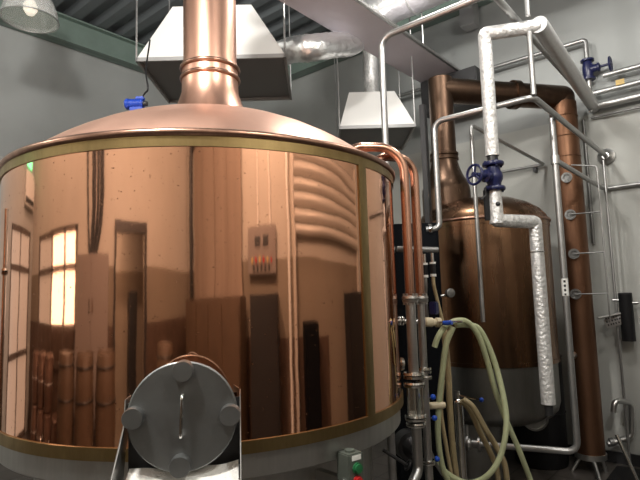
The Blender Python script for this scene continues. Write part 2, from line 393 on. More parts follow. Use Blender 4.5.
# white cloth sheet added for bright light reflected in the chute
cl = MB(); nx, ny = 24, 10; gr = []
for j in range(ny+1):
    row = []
    for i in range(nx+1):
        a = i/nx*2-1; b = j/ny
        p = fl0 + nrm*(-.045+.17*b) - ZZ*(.10*(.015+.17*b)/.20) + tn*(a*(WC-.008)) + ZZ*(.014+.012*abs(a)**2*(1-b) + .003*math.sin(7*a+3*b))
        row.append(p)
    gr.append(row)
top = [[cl.bm.verts.new(p) for p in r] for r in gr]; bot = [[cl.bm.verts.new(p - ZZ*.008) for p in r] for r in gr]
for j in range(ny):
    for i in range(nx):
        cl.bm.faces.new((top[j][i], top[j][i+1], top[j+1][i+1], top[j+1][i])); cl.bm.faces.new((bot[j][i], bot[j+1][i], bot[j+1][i+1], bot[j][i+1]))
edge = [(0, i) for i in range(nx+1)] + [(j, nx) for j in range(1, ny+1)] + [(ny, i) for i in range(nx-1, -1, -1)] + [(j, 0) for j in range(ny-1, 0, -1)]
for k in range(len(edge)):
    a, b = edge[k], edge[(k+1) % len(edge)]
    cl.bm.faces.new((top[a[0]][a[1]], bot[a[0]][a[1]], bot[b[0]][b[1]], top[b[0]][b[1]]))
tag(cl.build('glare', 'chuteglare'), 'white cloth sheet added for light reflected in the steel chute under the round manway', 'glare')

# blue motor on the far side of the dome
mp_ = at(137, 104, 3.3); mz = mp_
ax = H((CA[0], CA[1], 0)).normalized(); ay = H((-ax.y, ax.x, 0))
mot = thing('motor', 'bright blue electric motor on the back of the copper dome', 'motor', mz - ZZ*.05)
q = MB().cyl(mz - ax*.05, mz + ax*.04, .03, seg=28)
for k in range(9): q.torus(mz - ax*(.045-.010*k), ax, .03, .003, 28, 6)
q.build('motor_body', 'motorblue', mot)
MB().lathe([(.035, 0), (.035, .015), (.026, .024), (.001, .026)], mz - ax*.05, -ax, seg=28).build('fan_cover', 'motorblue', mot)
MB().box(mz + ax*.02 + ZZ*.034, (.05, .04, .02), (ax, ay, ZZ), .004).build('terminal_box', 'motorblue', mot)
MB().box(mz - ZZ*.055, (.08, .05, .06), (ax, ay, ZZ), .004).build('mounting_foot', 'motorblue', mot)
MB().cyl(mz + ax*.04, mz + ax*.065, .016).build('shaft', 'darkmetal', mot)
tag(MB().tube([mz + ax*.03 + ZZ*.04, mz + ax*.05 + ZZ*.07, at(148, 88, 3.25), at(146, 70, 3.4), at(150, 40, 3.6)], .0055, spline=True, seg=8).build('cable', 'black'), 'thin black cable rising from the blue motor', 'cable')

# ------------------------------------------------------------------ copper risers beside the kettle, with their steel tails
def flange(P, r, name, parent, h=.018, mtl='bright', bolts=0):
    q = MB().lathe([(r*.6, -h), (r, -h*.8), (r*1.05, -h*.15), (r*.8, 0), (r*1.05, h*.15), (r, h*.8), (r*.6, h)], P, seg=28)
    for k in range(bolts):
        a = 2*PI*k/bolts; q.cyl(P + H((math.cos(a)*r*.8, math.sin(a)*r*.8, -h*1.5)), P + H((math.cos(a)*r*.8, math.sin(a)*r*.8, h*1.5)), r*.13, seg=8)
    return q.build(name, mtl, parent)
pA = at(405.5, 200, 2.86); pB = at(415.5, 200, 2.98)
def riser(P, ystart, xstart, ybend, yfl, label, r, zr):
    t = thing('copper_pipe', label, 'pipe', up(P, yfl), 'copper risers beside the big kettle')
    top = H((P.x, P.y, zr)); s = onZ(xstart, ystart, zr)
    MB().tube([s - ZZ*.10 + (s-top).normalized()*.06, s + (s-top).normalized()*.0, top, up(P, yfl)], r, .15, seg=20).build('copper_tube', 'pipecopper', t)
    return t
rA = riser(pA, 147, 352, 0, 297, 'front copper pipe curving over the big kettle rim into a sight glass', .0255, zat(pA, 147.5))
rB = riser(pB, 156, 380, 0, 297, 'rear copper pipe curving down just right of its twin', .0255, zat(pB, 159))
for t, P in ((rA, pA), (rB, pB)): flange(up(P, 299), .042, 'flange', t, .02, 'steel', 6)
MB().cyl(up(pA, 300), up(pA, 372), .027).build('steel_tube', 'steel', rA)
flange(up(pA, 375), .055, 'clamp', rA, .02); flange(up(pA, 384), .055, 'clamp', rA, .016)
MB().cyl(up(pA, 385), up(pA, 416), .034).build('sight_glass', 'glass', rA)
for k in range(3):
    a = 2*PI*k/3+.6; e = H((math.cos(a), math.sin(a), 0))*.042
    MB().cyl(up(pA, 384)+e, up(pA, 417)+e, .006, seg=8).build('tie_rod', 'bright', rA)
flange(up(pA, 417), .055, 'clamp', rA, .018); flange(up(pA, 424), .05, 'clamp', rA, .014)
e1 = up(pA, 470)
MB().tube([up(pA, 425), e1, e1 + H((-.18, -.02, -.10))], .026, .05).build('elbow_tube', 'steel', rA)
MB().cyl(up(pB, 300), up(pB, 492), .0215).build('steel_tube', 'steel', rB)
flange(up(pB, 370), .040, 'clamp', rB, .02); flange(up(pB, 377), .040, 'clamp', rB, .012); flange(up(pB, 462), .036, 'clamp', rB, .014)

# support leg, diagonal lever, ports under and beside the kettle skirt
legp = at(391, 440, 2.80)
tag(MB().cyl((legp.x, legp.y, 0), (legp.x, legp.y, zat(legp, 418)), .022).build('support_leg', 'pipe'), 'grey tubular leg under the right edge of the big kettle skirt', 'leg post')
lv = thing('lever_rod', 'dark diagonal lever rod with a small handwheel under the big kettle', 'lever', at(396, 470, 2.72))
MB().cyl(at(383, 450, 2.72), at(407, 465, 2.72), .009, seg=12).build('rod', 'darkmetal', lv)
MB().torus(at(408, 465, 2.72), at(408, 465, 2.72)-at(383, 450, 2.72), .026, .006).build('handwheel', 'darkmetal', lv)
# round dark pump behind the tubes
pm = at(409, 445, 3.05)
tag(MB().lathe([(.055, -.05), (.085, -.045), (.085, .045), (.06, .05), (.03, .09), (.001, .09)], pm, H((-.6, -.8, 0)), seg=32).build('pump', 'darkmetal'), 'round dark pump head behind the lower steel tubes', 'pump')

# ports with ferrules on the kettle flank (horizontal run at y 322)
h0, h1 = at(394, 321, 2.96), at(438, 322.5, 3.02)
hp = thing('sample_pipe', 'short horizontal steel pipe with cream valve and blue tipped lever crossing behind both risers', 'pipe', (h0+h1)/2)
MB().cyl(h0, h1, .013).build('tube', 'steel', hp)
hd = (h1-h0).normalized()
for px in (395, 399, 402):
    c = at(px, 321, 2.96); MB().lathe([(.028, -.006), (.03, 0), (.028, .006)], c, hd, seg=24).build('ferrule', 'bright', hp)
MB().lathe([(.018, 0), (.027, .008), (.027, .05), (.02, .058), (.02, .07), (.028, .075), (.028, .10)], at(424, 322, 3.0), hd, seg=24).build('valve_body', 'cream', hp)
lvv = MB().cyl(at(437, 322.5, 3.0), at(462, 321.5, 2.88), .0065, seg=10).build('lever', 'bright', hp)
MB().cyl(at(443.5, 323, 2.93), at(452, 322.6, 2.90), .013, seg=16).build('grip', 'knobblue', hp)
pt = at(398, 364, 2.9)
tag(MB().lathe([(.022, -.03), (.038, -.026), (.042, -.01), (.034, 0), (.042, .01), (.038, .026), (.02, .03)], pt, hd, seg=28).build('pipe_coupling', 'bright'), 'polished round coupling left of the front steel tube', 'coupling')

# vertical run behind with blue-knobbed valves
def ballvalve(px, py, dist, kx, ky, label):
    t = thing('ball_valve', label, 'valve', at(px, py, dist), 'small blue knobbed valves')
    MB().lathe([(.012, -.022), (.018, -.015), (.018, .015), (.012, .022)], at(px, py, dist), (0, 0, 1), seg=18).build('valve_body', 'bright', t)
    MB().cyl(at(px, py, dist), at(kx-1, ky, dist-.03), .005, seg=8).build('stem', 'bright', t)
    MB().sphere(at(kx, ky, dist-.03), .0155).build('knob', 'knobblue', t)
ballvalve(424, 399, 2.90, 433, 397, 'blue knob valve just above the cream hose stub')
ballvalve(425, 419, 2.90, 434.5, 418, 'blue knob valve just below the cream hose stub')
ballvalve(427, 460, 2.92, 437, 459, 'lowest blue knob valve on the rear steel tube')
tag(MB().lathe([(.017, 0), (.02, .01), (.02, .10), (.015, .115)], at(425, 406, 2.94), at(444, 405, 2.94)-at(425, 406, 2.94), seg=20).build('hose_stub', 'cream'), 'cream coloured hose stub between two blue valve knobs', 'hose end')
# black and white inline sensors
def sensor(px, y0, dist, label, dx):
    t = thing('flow_sensor', label, 'sensor', at(px, y0+48, dist), 'black sensors with white collars')
    P = at(px, y0, dist)
    MB().cyl(up(P, y0-8), up(P, y0+1), .009, seg=14).build('steel_nipple', 'bright', t)
    MB().cyl(up(P, y0+1), up(P, y0+3), .019, seg=18).build('collar', 'white', t)
    MB().cyl(up(P, y0+3), up(P, y0+13), .0175, seg=18).build('body', 'black', t)
    MB().cyl(up(P, y0+13), up(P, y0+15.5), .019, seg=18).build('collar', 'white', t)
    MB().tube([up(P, y0+15), up(P, y0+24), at(px+dx*.4, y0+36, dist), at(px+dx, y0+60, dist)], .0105, spline=True).build('hose_tail', 'hosetan' if dx > 5 else 'darkpipe', t)
sensor(424.5, 262, 3.15, 'left black sensor with white collars right of the copper risers', 3)
sensor(432.5, 261, 3.15, 'right black sensor with white collars and tan hose tail', 10)
g0, g1 = at(397, 249, 3.2), at(438, 250, 3.2)
tag(MB().cyl(g0, g1, .018).build('header_pipe', 'darkpipe'), 'dull grey header pipe above the two black sensors', 'pipe')
sv = at(434, 308, 3.12)
tag(MB().box(sv, (.045, .045, .075), None, .006).build('solenoid_coil', 'blue'), 'dark blue solenoid block below the right black sensor', 'solenoid')
gv = thing('gauge', 'small round gauge beside the small kettle flank', 'gauge', at(445, 297, 3.5))
MB().lathe([(.03, 0), (.03, .03), (.025, .032), (.001, .032)], at(449, 293, 3.5), (-.6, -.75, 0), seg=20).build('gauge_case', 'darkpipe', gv)
MB().cyl(at(441, 296, 3.52), at(449, 294, 3.52), .008, seg=10).build('gauge_stem', 'steel', gv)
# dark cabinet added to fill the shaded gap between the kettles, and a post
cbp = at(414, 330, 3.75)
cb = thing('gap_filler_cabinet', 'dark navy cabinet added to fill the shaded gap between the two copper kettles', 'cabinet', (cbp.x, cbp.y, 0))
cz = zat(cbp, 226); vx = H((CA[0], CA[1], 0)).normalized(); vy = H((-vx.y, vx.x, 0))
MB().box((cbp.x, cbp.y, cz/2), (.36, .30, cz), (vx, vy, ZZ), .006).build('body', 'navy', cb)
MB().box((cbp.x-vy.x*.155, cbp.y-vy.y*.155, cz/2+.02), (.33, .012, cz-.12), (vx, vy, ZZ), .004).build('door_panel', 'navy', cb)  # front of the added filler cabinet
po = at(425, 150, 4.06)
tag(MB().box((po.x, po.y, zat(po, 105)/2), (.045, .045, zat(po, 105)), None, .003).build('steel_post', 'darkmetal'), 'slim dark steel post left of the small kettle chimney', 'post')

# control box with buttons on the kettle base
bc = at(350.5, 475.5, 2.02)
bx = H((.93, -.36, 0)).normalized(); by = H((-bx.y, bx.x, 0))
cbx = thing('control_box', 'small grey green control box with green and red push buttons', 'control box', bc - ZZ*.09)
W_ = .085
ax_ = H((math.cos(math.radians(-12)), math.sin(math.radians(-12)), 0)); 
fx = (H((CA[0], CA[1], 0)).normalized()*.80 + H((CW[0], CW[1], 0)).normalized()*(-.6)).normalized()   # direction the button face looks
fx = (H((CA[0], CA[1], 0)).normalized()*.62 - H((CW[0], CW[1], 0)).normalized()*.78).normalized()
fy = H((-fx.y, fx.x, 0))
MB().box(bc, (.075, .075, .18), (fx, fy, ZZ), .004).build('case', 'boxgrey', cbx)
MB().cyl(bc + ZZ*.088 , bc + ZZ*.098, .02, seg=20).build('gland', 'boxgrey', cbx)
for dz, mt in ((.037, 'btngreen'), (-.012, 'btnred')):
    MB().lathe([(.021, 0), (.021, .007), (.017, .007), (.017, .016), (.001, .017)], bc + fx*.0375 + ZZ*dz, fx, seg=24).build('push_button', mt, cbx)['label'] = 'green push button' if mt == 'btngreen' else 'red push button'
MB().box(bc + fx*.0385 + ZZ*.075, (.002, .045, .018), (fx, fy, ZZ)).build('label_plate', 'white', cbx)
MB().lathe([(.017, 0), (.017, .006), (.001, .008)], bc - fy*.0375 - ZZ*.02, -fy, seg=20).build('blank_plug', 'steel', cbx)
dk = H((KC.x-bc.x, KC.y-bc.y, 0)); lk = dk.length-.838; dk.normalize()
MB().box(bc + dk*(lk/2+.01) - ZZ*.04, (lk-.02, .03, .05), (dk, H((-dk.y, dk.x, 0)), ZZ)).build('bracket', 'skirt', cbx)

# ------------------------------------------------------------------ small kettle
c2 = at(484, 290, 4.42); K2 = H((c2.x, c2.y, 0)); R2 = .545
z2t = zat(c2 - H((CW[0], CW[1], 0)).normalized()*R2, 216); z2b = zat(c2 - H((CW[0], CW[1], 0)).normalized()*R2, 364)
k2 = thing('brew_kettle', 'smaller brown copper kettle behind the white lagged pipe', 'brewing kettle', K2)
MB().lathe([(R2, z2b-.02), (R2, z2t-.03)], K2, seg=128, cap=False).build('copper_shell', 'oldcopper', k2)
MB().lathe([(R2, z2t), (R2-.015, z2t+.045), (R2-.06, z2t+.10), (R2-.14, z2t+.155), (R2-.25, z2t+.20), (.12, z2t+.228), (.001, z2t+.235)], K2, seg=96, cap=False).build('dome', 'oldcopper', k2, 60)
MB().torus(K2 + ZZ*z2t, (0, 0, 1), R2+.003, .014, 120, 10).build('rim_bead', 'bead', k2)
MB().lathe([(R2, z2t-.05), (R2+.005, z2t-.05), (R2+.005, z2t-.01), (R2, z2t-.01)], K2, seg=120, cap=False).build('brass_band', 'oldcopper', k2)
MB().lathe([(R2-.005, z2b-.03), (R2+.006, z2b-.03), (R2+.006, z2b+.0), (R2, z2b+.0)], K2, seg=120, cap=False).build('brass_band', 'oldcopper', k2)
z2s = zat(c2 - H((CW[0], CW[1], 0)).normalized()*R2, 432)
MB().lathe([(R2-.012, z2b-.02), (R2-.012, z2s+.14), (R2-.03, z2s+.08), (R2-.07, z2s+.035), (R2-.14, z2s), (R2-.25, z2s-.02)], K2, seg=100, cap=False).build('skirt', 'skirtshade', k2)
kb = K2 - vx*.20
MB().lathe([(.265, 0), (.265, z2s+.01)], kb, seg=80).build('base', 'skirtshade', k2)
for a in (.6, 2.0):
    e = K2 + H((math.cos(a), math.sin(a), 0))*(R2-.08)
    MB().cyl((e.x, e.y, 0), (e.x, e.y, z2s+.02), .03).build('leg', 'black', k2)
cq = K2 - vx*.275 + vy*.0
cz0 = zat(cq, 157)-.30
zf = 3.30
MB().lathe([(.205, z2t+.02), (.205, cz0-.03), (.20, cz0+.02), (.182, cz0+.07), (.155, cz0+.12), (.130, cz0+.18), (.114, cz0+.24), (.112, cz0+.26), (.122, cz0+.265), (.122, cz0+.285), (.108, cz0+.29), (.108, cz0+.30), (.122, cz0+.305), (.122, cz0+.325), (.108, cz0+.33), (.105, cz0+.36), (.105, zf+.16)], cq, seg=48, cap=False).build('chimney', 'darkcopper', k2, 50)
mw = at(533, 416, 3.95)
MB().lathe([(.10, 0), (.10, .05), (.085, .055), (.085, .04), (.001, .04)], mw, (-.75, -.6, 0), seg=40).build('outlet_flange', 'skirtshade', k2)
MB().tube([mw, mw + H((.15, .12, 0))], .05).build('outlet_pipe', 'skirtshade', k2)

bd = thing('dark_filler_drum', 'black drum added to darken the gap between the small kettle and the copper column', 'drum', K2 + vx*.60 + vy*.53)  # drums added to keep the hollow around the small kettle's foot black
dp = K2 + vx*.60 + vy*.53
MB().lathe([(.22, 0), (.23, .02), (.23, .46), (.238, .47), (.23, .48), (.23, .95), (.21, .98), (.001, .98)], dp, seg=48).build('shell', 'black', bd)
MB().torus(dp + ZZ*.97, (0, 0, 1), .225, .012, 48, 8).build('lid_rim', 'darkmetal', bd)

dup(bd, K2 + vx*.02 + vy*.80, 'black drum added to darken the space directly behind the small kettle base')

# copper column with vapour duct from the chimney
cc = at(583, 360, 4.62); CX, CY = cc.x, cc.y; rc = .118
col = thing('copper_column', 'tall red brown copper column on three thin legs by the right wall', 'column', (CX, CY, 0))
zb = zat(cc, 452)
MB().cyl((CX, CY, zb), (CX, CY, zf), rc, seg=48).build('column_tube', 'columncopper', col)
for y in (118, 138, 158):
    MB().torus((CX, CY, zat(cc, y)), (0, 0, 1), rc+.001, .004, 40, 6).build('seam_ring', 'columncopper', col)
d_ = (H((cq.x, cq.y, zf)) - H((CX, CY, zf))).normalized()
MB().tube([H((CX, CY, zf-.02)), H((CX, CY, zf+.06)), H((CX, CY, zf+.06))+d_*.02, H((cq.x, cq.y, zf+.06))], rc-.008, .12, seg=40).build('vapour_duct', 'darkcopper', col)
MB().lathe([(rc+.012, -.03), (rc+.012, .03)], H((CX, CY, zf+.06))+d_*.5, d_, seg=40).build('duct_collar', 'darkcopper', col)
MB().lathe([(rc+.01, zb-.045), (rc+.01, zb)], (CX, CY, 0), seg=40).build('base_plate', 'skirt', col)
for (px, py) in ((572, 471), (606, 472), (600, 482)):
    f = onZ(px, py, 0.0); e = H((f.x-CX, f.y-CY, 0)).normalized()
    MB().cyl(f, H((CX, CY, zb-.03)) + e*.08, .016, seg=14).build('leg', 'steel', col)
toc = H((-CX, -CY, 0)).normalized(); lf = H((-toc.y, toc.x, 0))
def oncol(px, py):
    d = Vector(ray(px, py)); a = d.x**2+d.y**2; b = -(d.x*CX+d.y*CY); c = CX*CX+CY*CY-rc*rc
    disc = max(b*b-a*c, 0); return Vector(OO)+d*((b*-1-math.sqrt(disc))/a)
ports = []
for (px, py) in ((567, 178), (570.5, 215), (574, 254), (576, 294)):
    p = oncol(px, py); n_ = H((p.x-CX, p.y-CY, 0)).normalized(); ports.append((p, n_))
    q = MB().lathe([(.02, 0), (.02, .02), (.046, .02), (.046, .034), (.026, .034), (.022, .026), (.001, .026)], p, n_, seg=28)
    sx = H((-n_.y, n_.x, 0))
    for k in range(6):
        a = PI/3*k; q.cyl(p + n_*.034 + (sx*math.cos(a)+ZZ*math.sin(a))*.034, p + n_*.043 + (sx*math.cos(a)+ZZ*math.sin(a))*.034, .006, seg=6)
    q.build('port_flange', 'darkpipe', col)
mp2 = oncol(574, 355); MB().lathe([(.03, 0), (.03, .04), (.015, .05), (.001, .05)], mp2, H((mp2.x-CX, mp2.y-CY, 0)).normalized()).build('drain_boss', 'steel', col)

# thin sampling manifold: upright tube with branches to the column ports
sm = thing('sampling_manifold', 'thin steel tubes linking the column ports to one upright tube', 'pipe manifold', onX(606, 300, 5.2))
P0 = onX(597, 168, 4.98)
top_ = up(P0, 166)
MB().tube([up(oncol(571, 165)+toc*.03, 165), top_, up(P0, 322)], .0065, .03, seg=10).build('upright_tube', 'pipe', sm)
for (p, n_), y in list(zip(ports, (178, 208, 254, 294)))[1:]:
    a = p + n_*.05
    MB().tube([a, H((P0.x, P0.y, a.z))], .0055, 0, seg=8).build('branch_tube', 'darkpipe', sm)
# long upright pipe at the wall and its plate
P1 = onX(603, 157, 5.33)
t = thing('wall_pipe', 'thin dark upright pipe on the right wall below the round flange', 'pipe', up(P1, 462))
MB().cyl(up(P1, 160), up(P1, 463), .012, seg=14).build('pipe', 'pipe', t)
pl = onX(614, 320, 5.30)
bk = thing('name_plate', 'small worn metal plate with rows of marks clamped to the wall pipe', 'plate', pl)
tilt = (H((0, -.94, .34))); tx = H((0, -1, .30)).normalized(); tz = H((0, .30, 1)).normalized(); tn_ = H((1, 0, 0))
MB().box(pl, (.16, .006, .11), (tx, tn_, tz), .002).build('plate', 'steel', bk)
for r_ in range(3):
    for k in range(6):
        MB().box(pl - tn_*.0045 + tx*(-.058+.022*k+random.uniform(-.003, .003)) + tz*(.03-.03*r_), (.012, .003, .016), (tx, tn_, tz)).build('mark', 'darkmetal', bk)
tag(MB().tube([onX(598, 318, 5.2), onX(627, 312.5, 5.33)], .012).build('clamp_bar', 'steel'), 'short horizontal clamp bar carrying the metal plate', 'bar')
bc0, bc1 = onX(623, 293, 5.30), onX(631, 341, 5.33)
bl = thing('black_canister', 'black tubular canister on the right wall beside the metal plate', 'canister', bc1)
P2 = onX(627, 317, 5.33)
a_, b_ = up(P2, 293), up(P2, 341)
MB().cyl(a_, b_, .055, seg=32).build('canister_body', 'black', bl)
MB().lathe([(.056, -.012), (.056, .0), (.04, .004)], a_).build('cap', 'darkmetal', bl)
for y, s in ((300, 1), (303, -1)):
    c = up(P2, y); MB().cyl(c, c + H((0, s*.10, 0)), .014, seg=14).build('side_nipple', 'steel', bl)
MB().cyl(a_ - ZZ*.08, a_ - ZZ*.08 + H((.12, 0, 0)), .015).build('wall_bracket', 'steel', bl)

# swan-neck drain by the column, leaning rod
j = thing('drain_pipe', 'dull swan neck drain pipe hooked beside the column foot', 'pipe', onX(620, 442, 5.0))
base = at(604, 444, 4.62); q0 = at(618, 441, 4.6)
MB().tube([base - lf*(-.03), q0, at(632, 437, 4.6), at(631.5, 403, 4.6), at(615, 400, 4.55), at(613.5, 412, 4.55)], .0245, .075, seg=16).build('tube', 'steel', j)
MB().lathe([(.022, -.02), (.036, -.016), (.036, .016), (.022, .02)], at(612, 442, 4.6), q0-base, seg=20).build('coupling', 'darkpipe', j)
tag(MB().cyl(onZ(641, 490, .0)+H((0, 0, .012)), at(616.5, 434.5, 4.25), .014, seg=14).build('leaning_rod', 'bright'), 'bright straight rod leaning in front of the drain pipe', 'rod')
mt0 = onZ(628, 478, 0)
tag(MB().box((mt0.x+.05, mt0.y-.12, .006), (.42, .5, .012), None, .004).build('floor_mat', 'black'), 'black rubber mat on the floor in the right corner of the picture', 'mat')

# ------------------------------------------------------------------ pipework frames
zA = onX(595, 115, 5.43).z+.17
a1 = onZ(381, 38, zA); a3 = onZ(499, 0, zA); a4 = H((5.44, a3.y+.03, zA)); a2 = H((a1.x-.01, a3.y, zA))
pA_ = thing('pipe_run', 'grey pipe rising behind the big kettle rim and looping overhead to the right wall', 'pipe', (a1.x, a1.y, 1.6))
MB().tube([H((a1.x, a1.y, 1.7)), a1, a2, a4], .0225, .09).build('pipe', 'pipe', pA_)
rodp = H((a1.x+.75, a2.y, zA))
zB = onX(603, 157, 5.43).z
b2 = onZ(533, 97, zB); b1 = onZ(434, 122, zB); b3 = H((5.42, b2.y, zB))
t = thing('pipe_run', 'bent grey pipe in front of the small kettle chimney ending at a round wall flange', 'pipe', up(b1, 229))
bb = up(b1, 229)
MB().tube([bb - vx*.10, bb, b1, b2, b3], .0205, .07).build('pipe', 'pipe', t)
MB().lathe([(.035, -.012), (.04, 0), (.035, .012)], bb - vx*.07, vx, seg=24).build('clamp', 'bright', t)
MB().lathe([(.075, 0), (.075, -.02), (.05, -.03), (.03, -.05)], b3 + H((.02, 0, 0)), (1, 0, 0), seg=32).build('wall_flange', 'steel', t)
hg = H((b2.x+.02, b2.y, zB))

zc = onX(538, 166, 5.40).z
k1 = onZ(471, 125, zc); k2_ = H((5.38, k1.y, zc)); k3 = H((5.38, k1.y+.75, zc))
t = thing('pipe_run', 'slim pipe rising left of the blue handwheel and running back to the wall', 'pipe', up(k1, 320))
MB().tube([up(k1, 322), k1, k2_, k3], .015, .04).build('pipe', 'pipe', t)
MB().box((5.415, k1.y+.10, zc-.03), (.06, .03, .05)).build('wall_bracket', 'darkmetal', t)
# tee pipe D from the frame down to the bottom, and left to a valve
e_ = onX(601, 189, 5.40); zE = e_.z; t1 = onZ(555, 160, zE)
Dp = H((t1.x, b2.y, zB))
dtop = H((t1.x, t1.y, zB-.0))
zD = zat(t1, 452)
dl = onZ(466, 456, zD) if False else None
low = H((t1.x, t1.y, zD))
lend = up(at(468, 456, 3.85), 456); lend.z = zD-.02
t = thing('pipe_run', 'long upright steel pipe in front of the copper column turning left near the floor', 'pipe', low)
MB().tube([dtop, low, lend], .0225, .07, seg=16).build('pipe', 'pipe', t)
MB().lathe([(.03, -.03), (.03, .03)], (t1.x, t1.y, zE), seg=20).build('tee_fitting', 'steel', t)
lb = up(t1, 285)
MB().lathe([(.0235, -.075), (.0235, .045)], lb, seg=20, cap=False).build('paper_label', 'white', t)
for k in range(4):
    nn = H((-t1.x, -t1.y, 0)).normalized(); sd = H((-nn.y, nn.x, 0))
    MB().box(lb + nn*.0238 + ZZ*(.025-.03*k) , (.014, .002, .016), (sd, nn, ZZ)).build('mark', 'darkmetal', t)
MB().sphere(lend, .05).build('valve_body', 'steel', t)
MB().lathe([(.055, -.05), (.055, -.035), (.03, -.03), (.03, .03), (.055, .035), (.055, .05)], lend + (low-lend).normalized()*.05, low-lend, seg=24).build('valve_flange', 'steel', t)
MB().cyl(lend, lend + ZZ*.13, .014, seg=12).build('valve_stem', 'steel', t)
MB().sphere(lend + ZZ*.14 - vx*.05, .018).build('valve_knob', 'blue', t)
t = thing('pipe_run', 'steel pipe branching from the tee back to the right wall then along it', 'pipe', e_)
MB().tube([H((t1.x, t1.y, zE)), H((5.41, t1.y, zE)), H((5.41, -.3, zE))], .019, .05).build('pipe', 'pipe', t)

# white lagged pipes and the blue valve between them
wE = onX(594, 107, 5.43); zW = wE.z
w2 = onZ(540, 26, zW); w1 = onZ(484.5, 34, zW)
t = thing('lagged_pipe', 'white lagged pipe rising from the blue valve and running overhead to the wall', 'insulated pipe', up(w1, 156))
MB().tube([up(w1, 156), w1 + ZZ*.0, w2], .045, .018, seg=24, jitter=.025).build('foil_lagging', 'lagging', t)
MB().tube([w2 - H((.03, 0, 0)), w2 + H((.02, 0, 0)), wE], .055, 0, seg=28).build('sheet_lagging', 'greylag', t)['label'] = 'smooth grey sheet lagging'
MB().cyl(up(w1, 155), up(w1, 163), .034).build('pipe_end', 'darkmetal', t)
t = thing('hanger_rod', 'upright hanger rod carrying the lagged pipe and the bent pipe corner', 'rod', hg)
MB().cyl(H((hg.x, hg.y, zW+.056)), H((hg.x, hg.y, 5.1)), .015, seg=16).build('upper_rod', 'pipe', t)
MB().cyl(hg + ZZ*.02, H((hg.x, hg.y, zW-.056)), .017, seg=16).build('lower_rod', 'pipe', t)
# gate valve
v0, v1 = up(w1, 163), up(w1, 190); vc = up(w1, 177)
gvv = thing('gate_valve', 'dark blue gate valve with handwheel between white lagged pipes above small kettle', 'valve', v1)
MB().lathe([(.04, v1.z-vc.z+.01), (.045, -.04), (.055, -.02), (.058, 0), (.055, .02), (.045, .04), (.04, v0.z-vc.z-.01)], vc, seg=32).build('valve_body', 'blue', gvv)
for z in (v0.z-.008, v1.z+.008):
    q = MB().lathe([(.065, -.012), (.068, -.008), (.068, .008), (.065, .012)], (vc.x, vc.y, z), seg=32)
    for k in range(4):
        a = PI/4+PI/2*k; q.cyl((vc.x+math.cos(a)*.053, vc.y+math.sin(a)*.053, z-.022), (vc.x+math.cos(a)*.053, vc.y+math.sin(a)*.053, z+.022), .008, seg=8)
    q.build('valve_flange', 'blue', gvv)
hd_ = (-vx*.86 - vy*.50).normalized()
MB().lathe([(.042, 0), (.036, .05), (.042, .065), (.042, .08), (.02, .085), (.016, .15), (.009, .152), (.009, .185)], vc, hd_, seg=24).build('bonnet', 'blue', gvv)
hw = vc + hd_*.178
q = MB().torus(hw, hd_, .062, .0085, 36, 8); q.lathe([(.016, -.01), (.016, .012)], hw, hd_, seg=16)
hx, hy, _ = frame_of(hd_)
for k in range(3):
    a = 2*PI*k/3+.3; q.cyl(hw, hw + (hx*math.cos(a)+hy*math.sin(a))*.06, .007, seg=8)
q.build('handwheel', 'blue', gvv)
# lower lagged pipe
lw0 = up(w1, 191); 
lz = zat(w1, 220.5)
pth = [lw0, H((w1.x, w1.y, lz)), None, None]
c_ = at(536.5, 219, 3.62); c_ = H((c_.x, c_.y, lz))
c_ = onZ(535.0, 222, lz)
fend = up(c_, 404)
t = thing('lagged_pipe', 'white lagged pipe dropping from the blue valve in front of the small kettle', 'insulated pipe', fend)
MB().tube([H((w1.x, w1.y, lz+.01)), H((w1.x, w1.y, lz)), c_, fend], .044, .018, seg=24, jitter=.03).build('foil_lagging', 'lagging', t)
MB().cyl(lw0, H((w1.x, w1.y, lz-.02)), .040, .046).build('stub_lagging', 'lagging', t)
MB().torus(up(c_, 252), (0, 0, 1), .0445, .004, 28, 6).build('tape_band', 'bright', t)
MB().cyl(fend + ZZ*.01, fend - ZZ*.07, .028).build('pipe_end', 'darkmetal', t)
MB().sphere(H((w1.x, w1.y, zat(w1, 205))) - vy*.042, .015).build('lagging_hole', 'darkmetal', t)
q = up(w1, 205) - vx*.058
tag(MB().box(q, (.035, .02, .20), (vx, vy, ZZ), .003).build('strap_bar', 'black'), 'flat black bar hanging below the blue gate valve', 'bar')
tag(MB().tube([up(w1, 188)-vx*.07-vy*.03, up(w1, 196)-vx*.07-vy*.03, up(w1, 200)-vx*.10-vy*.03, up(w1, 198)-vx*.11-vy*.03], .005, .01, seg=8).build('hook', 'darkmetal'), 'small dark hook below the blue handwheel', 'hook')

# wall pipes top right with the second valve
zP = onX(585, 40, 5.33).z; yP = onX(588, 70, 5.33).y
zz = lambda x, y, X=5.33: onX(x, y, X).z
t = thing('wall_pipe', 'steel pipe high on the right wall dropping into a dark blue valve', 'pipe', (5.33, yP, zz(588, 100)))
MB().tube([H((5.33, 3.2, zz(460, 77))), H((5.33, yP, zP)), H((5.33, yP, zz(590, 112)))], .022, .03).build('pipe', 'pipe', t)
vb = H((5.33, yP, zz(588, 70)))
t = thing('gate_valve', 'dark blue valve with handwheel high on the right wall', 'valve', vb)
MB().lathe([(.035, -.10), (.06, -.10), (.06, -.082), (.04, -.078), (.05, -.03), (.05, .03), (.04, .078), (.06, .082), (.06, .10), (.035, .10)], vb, seg=28).build('valve_body', 'blue', t)
MB().lathe([(.04, 0), (.035, .08), (.042, .085), (.042, .1), (.012, .11), (.012, .2)], vb, (0, -1, .02), seg=20).build('bonnet', 'blue', t)
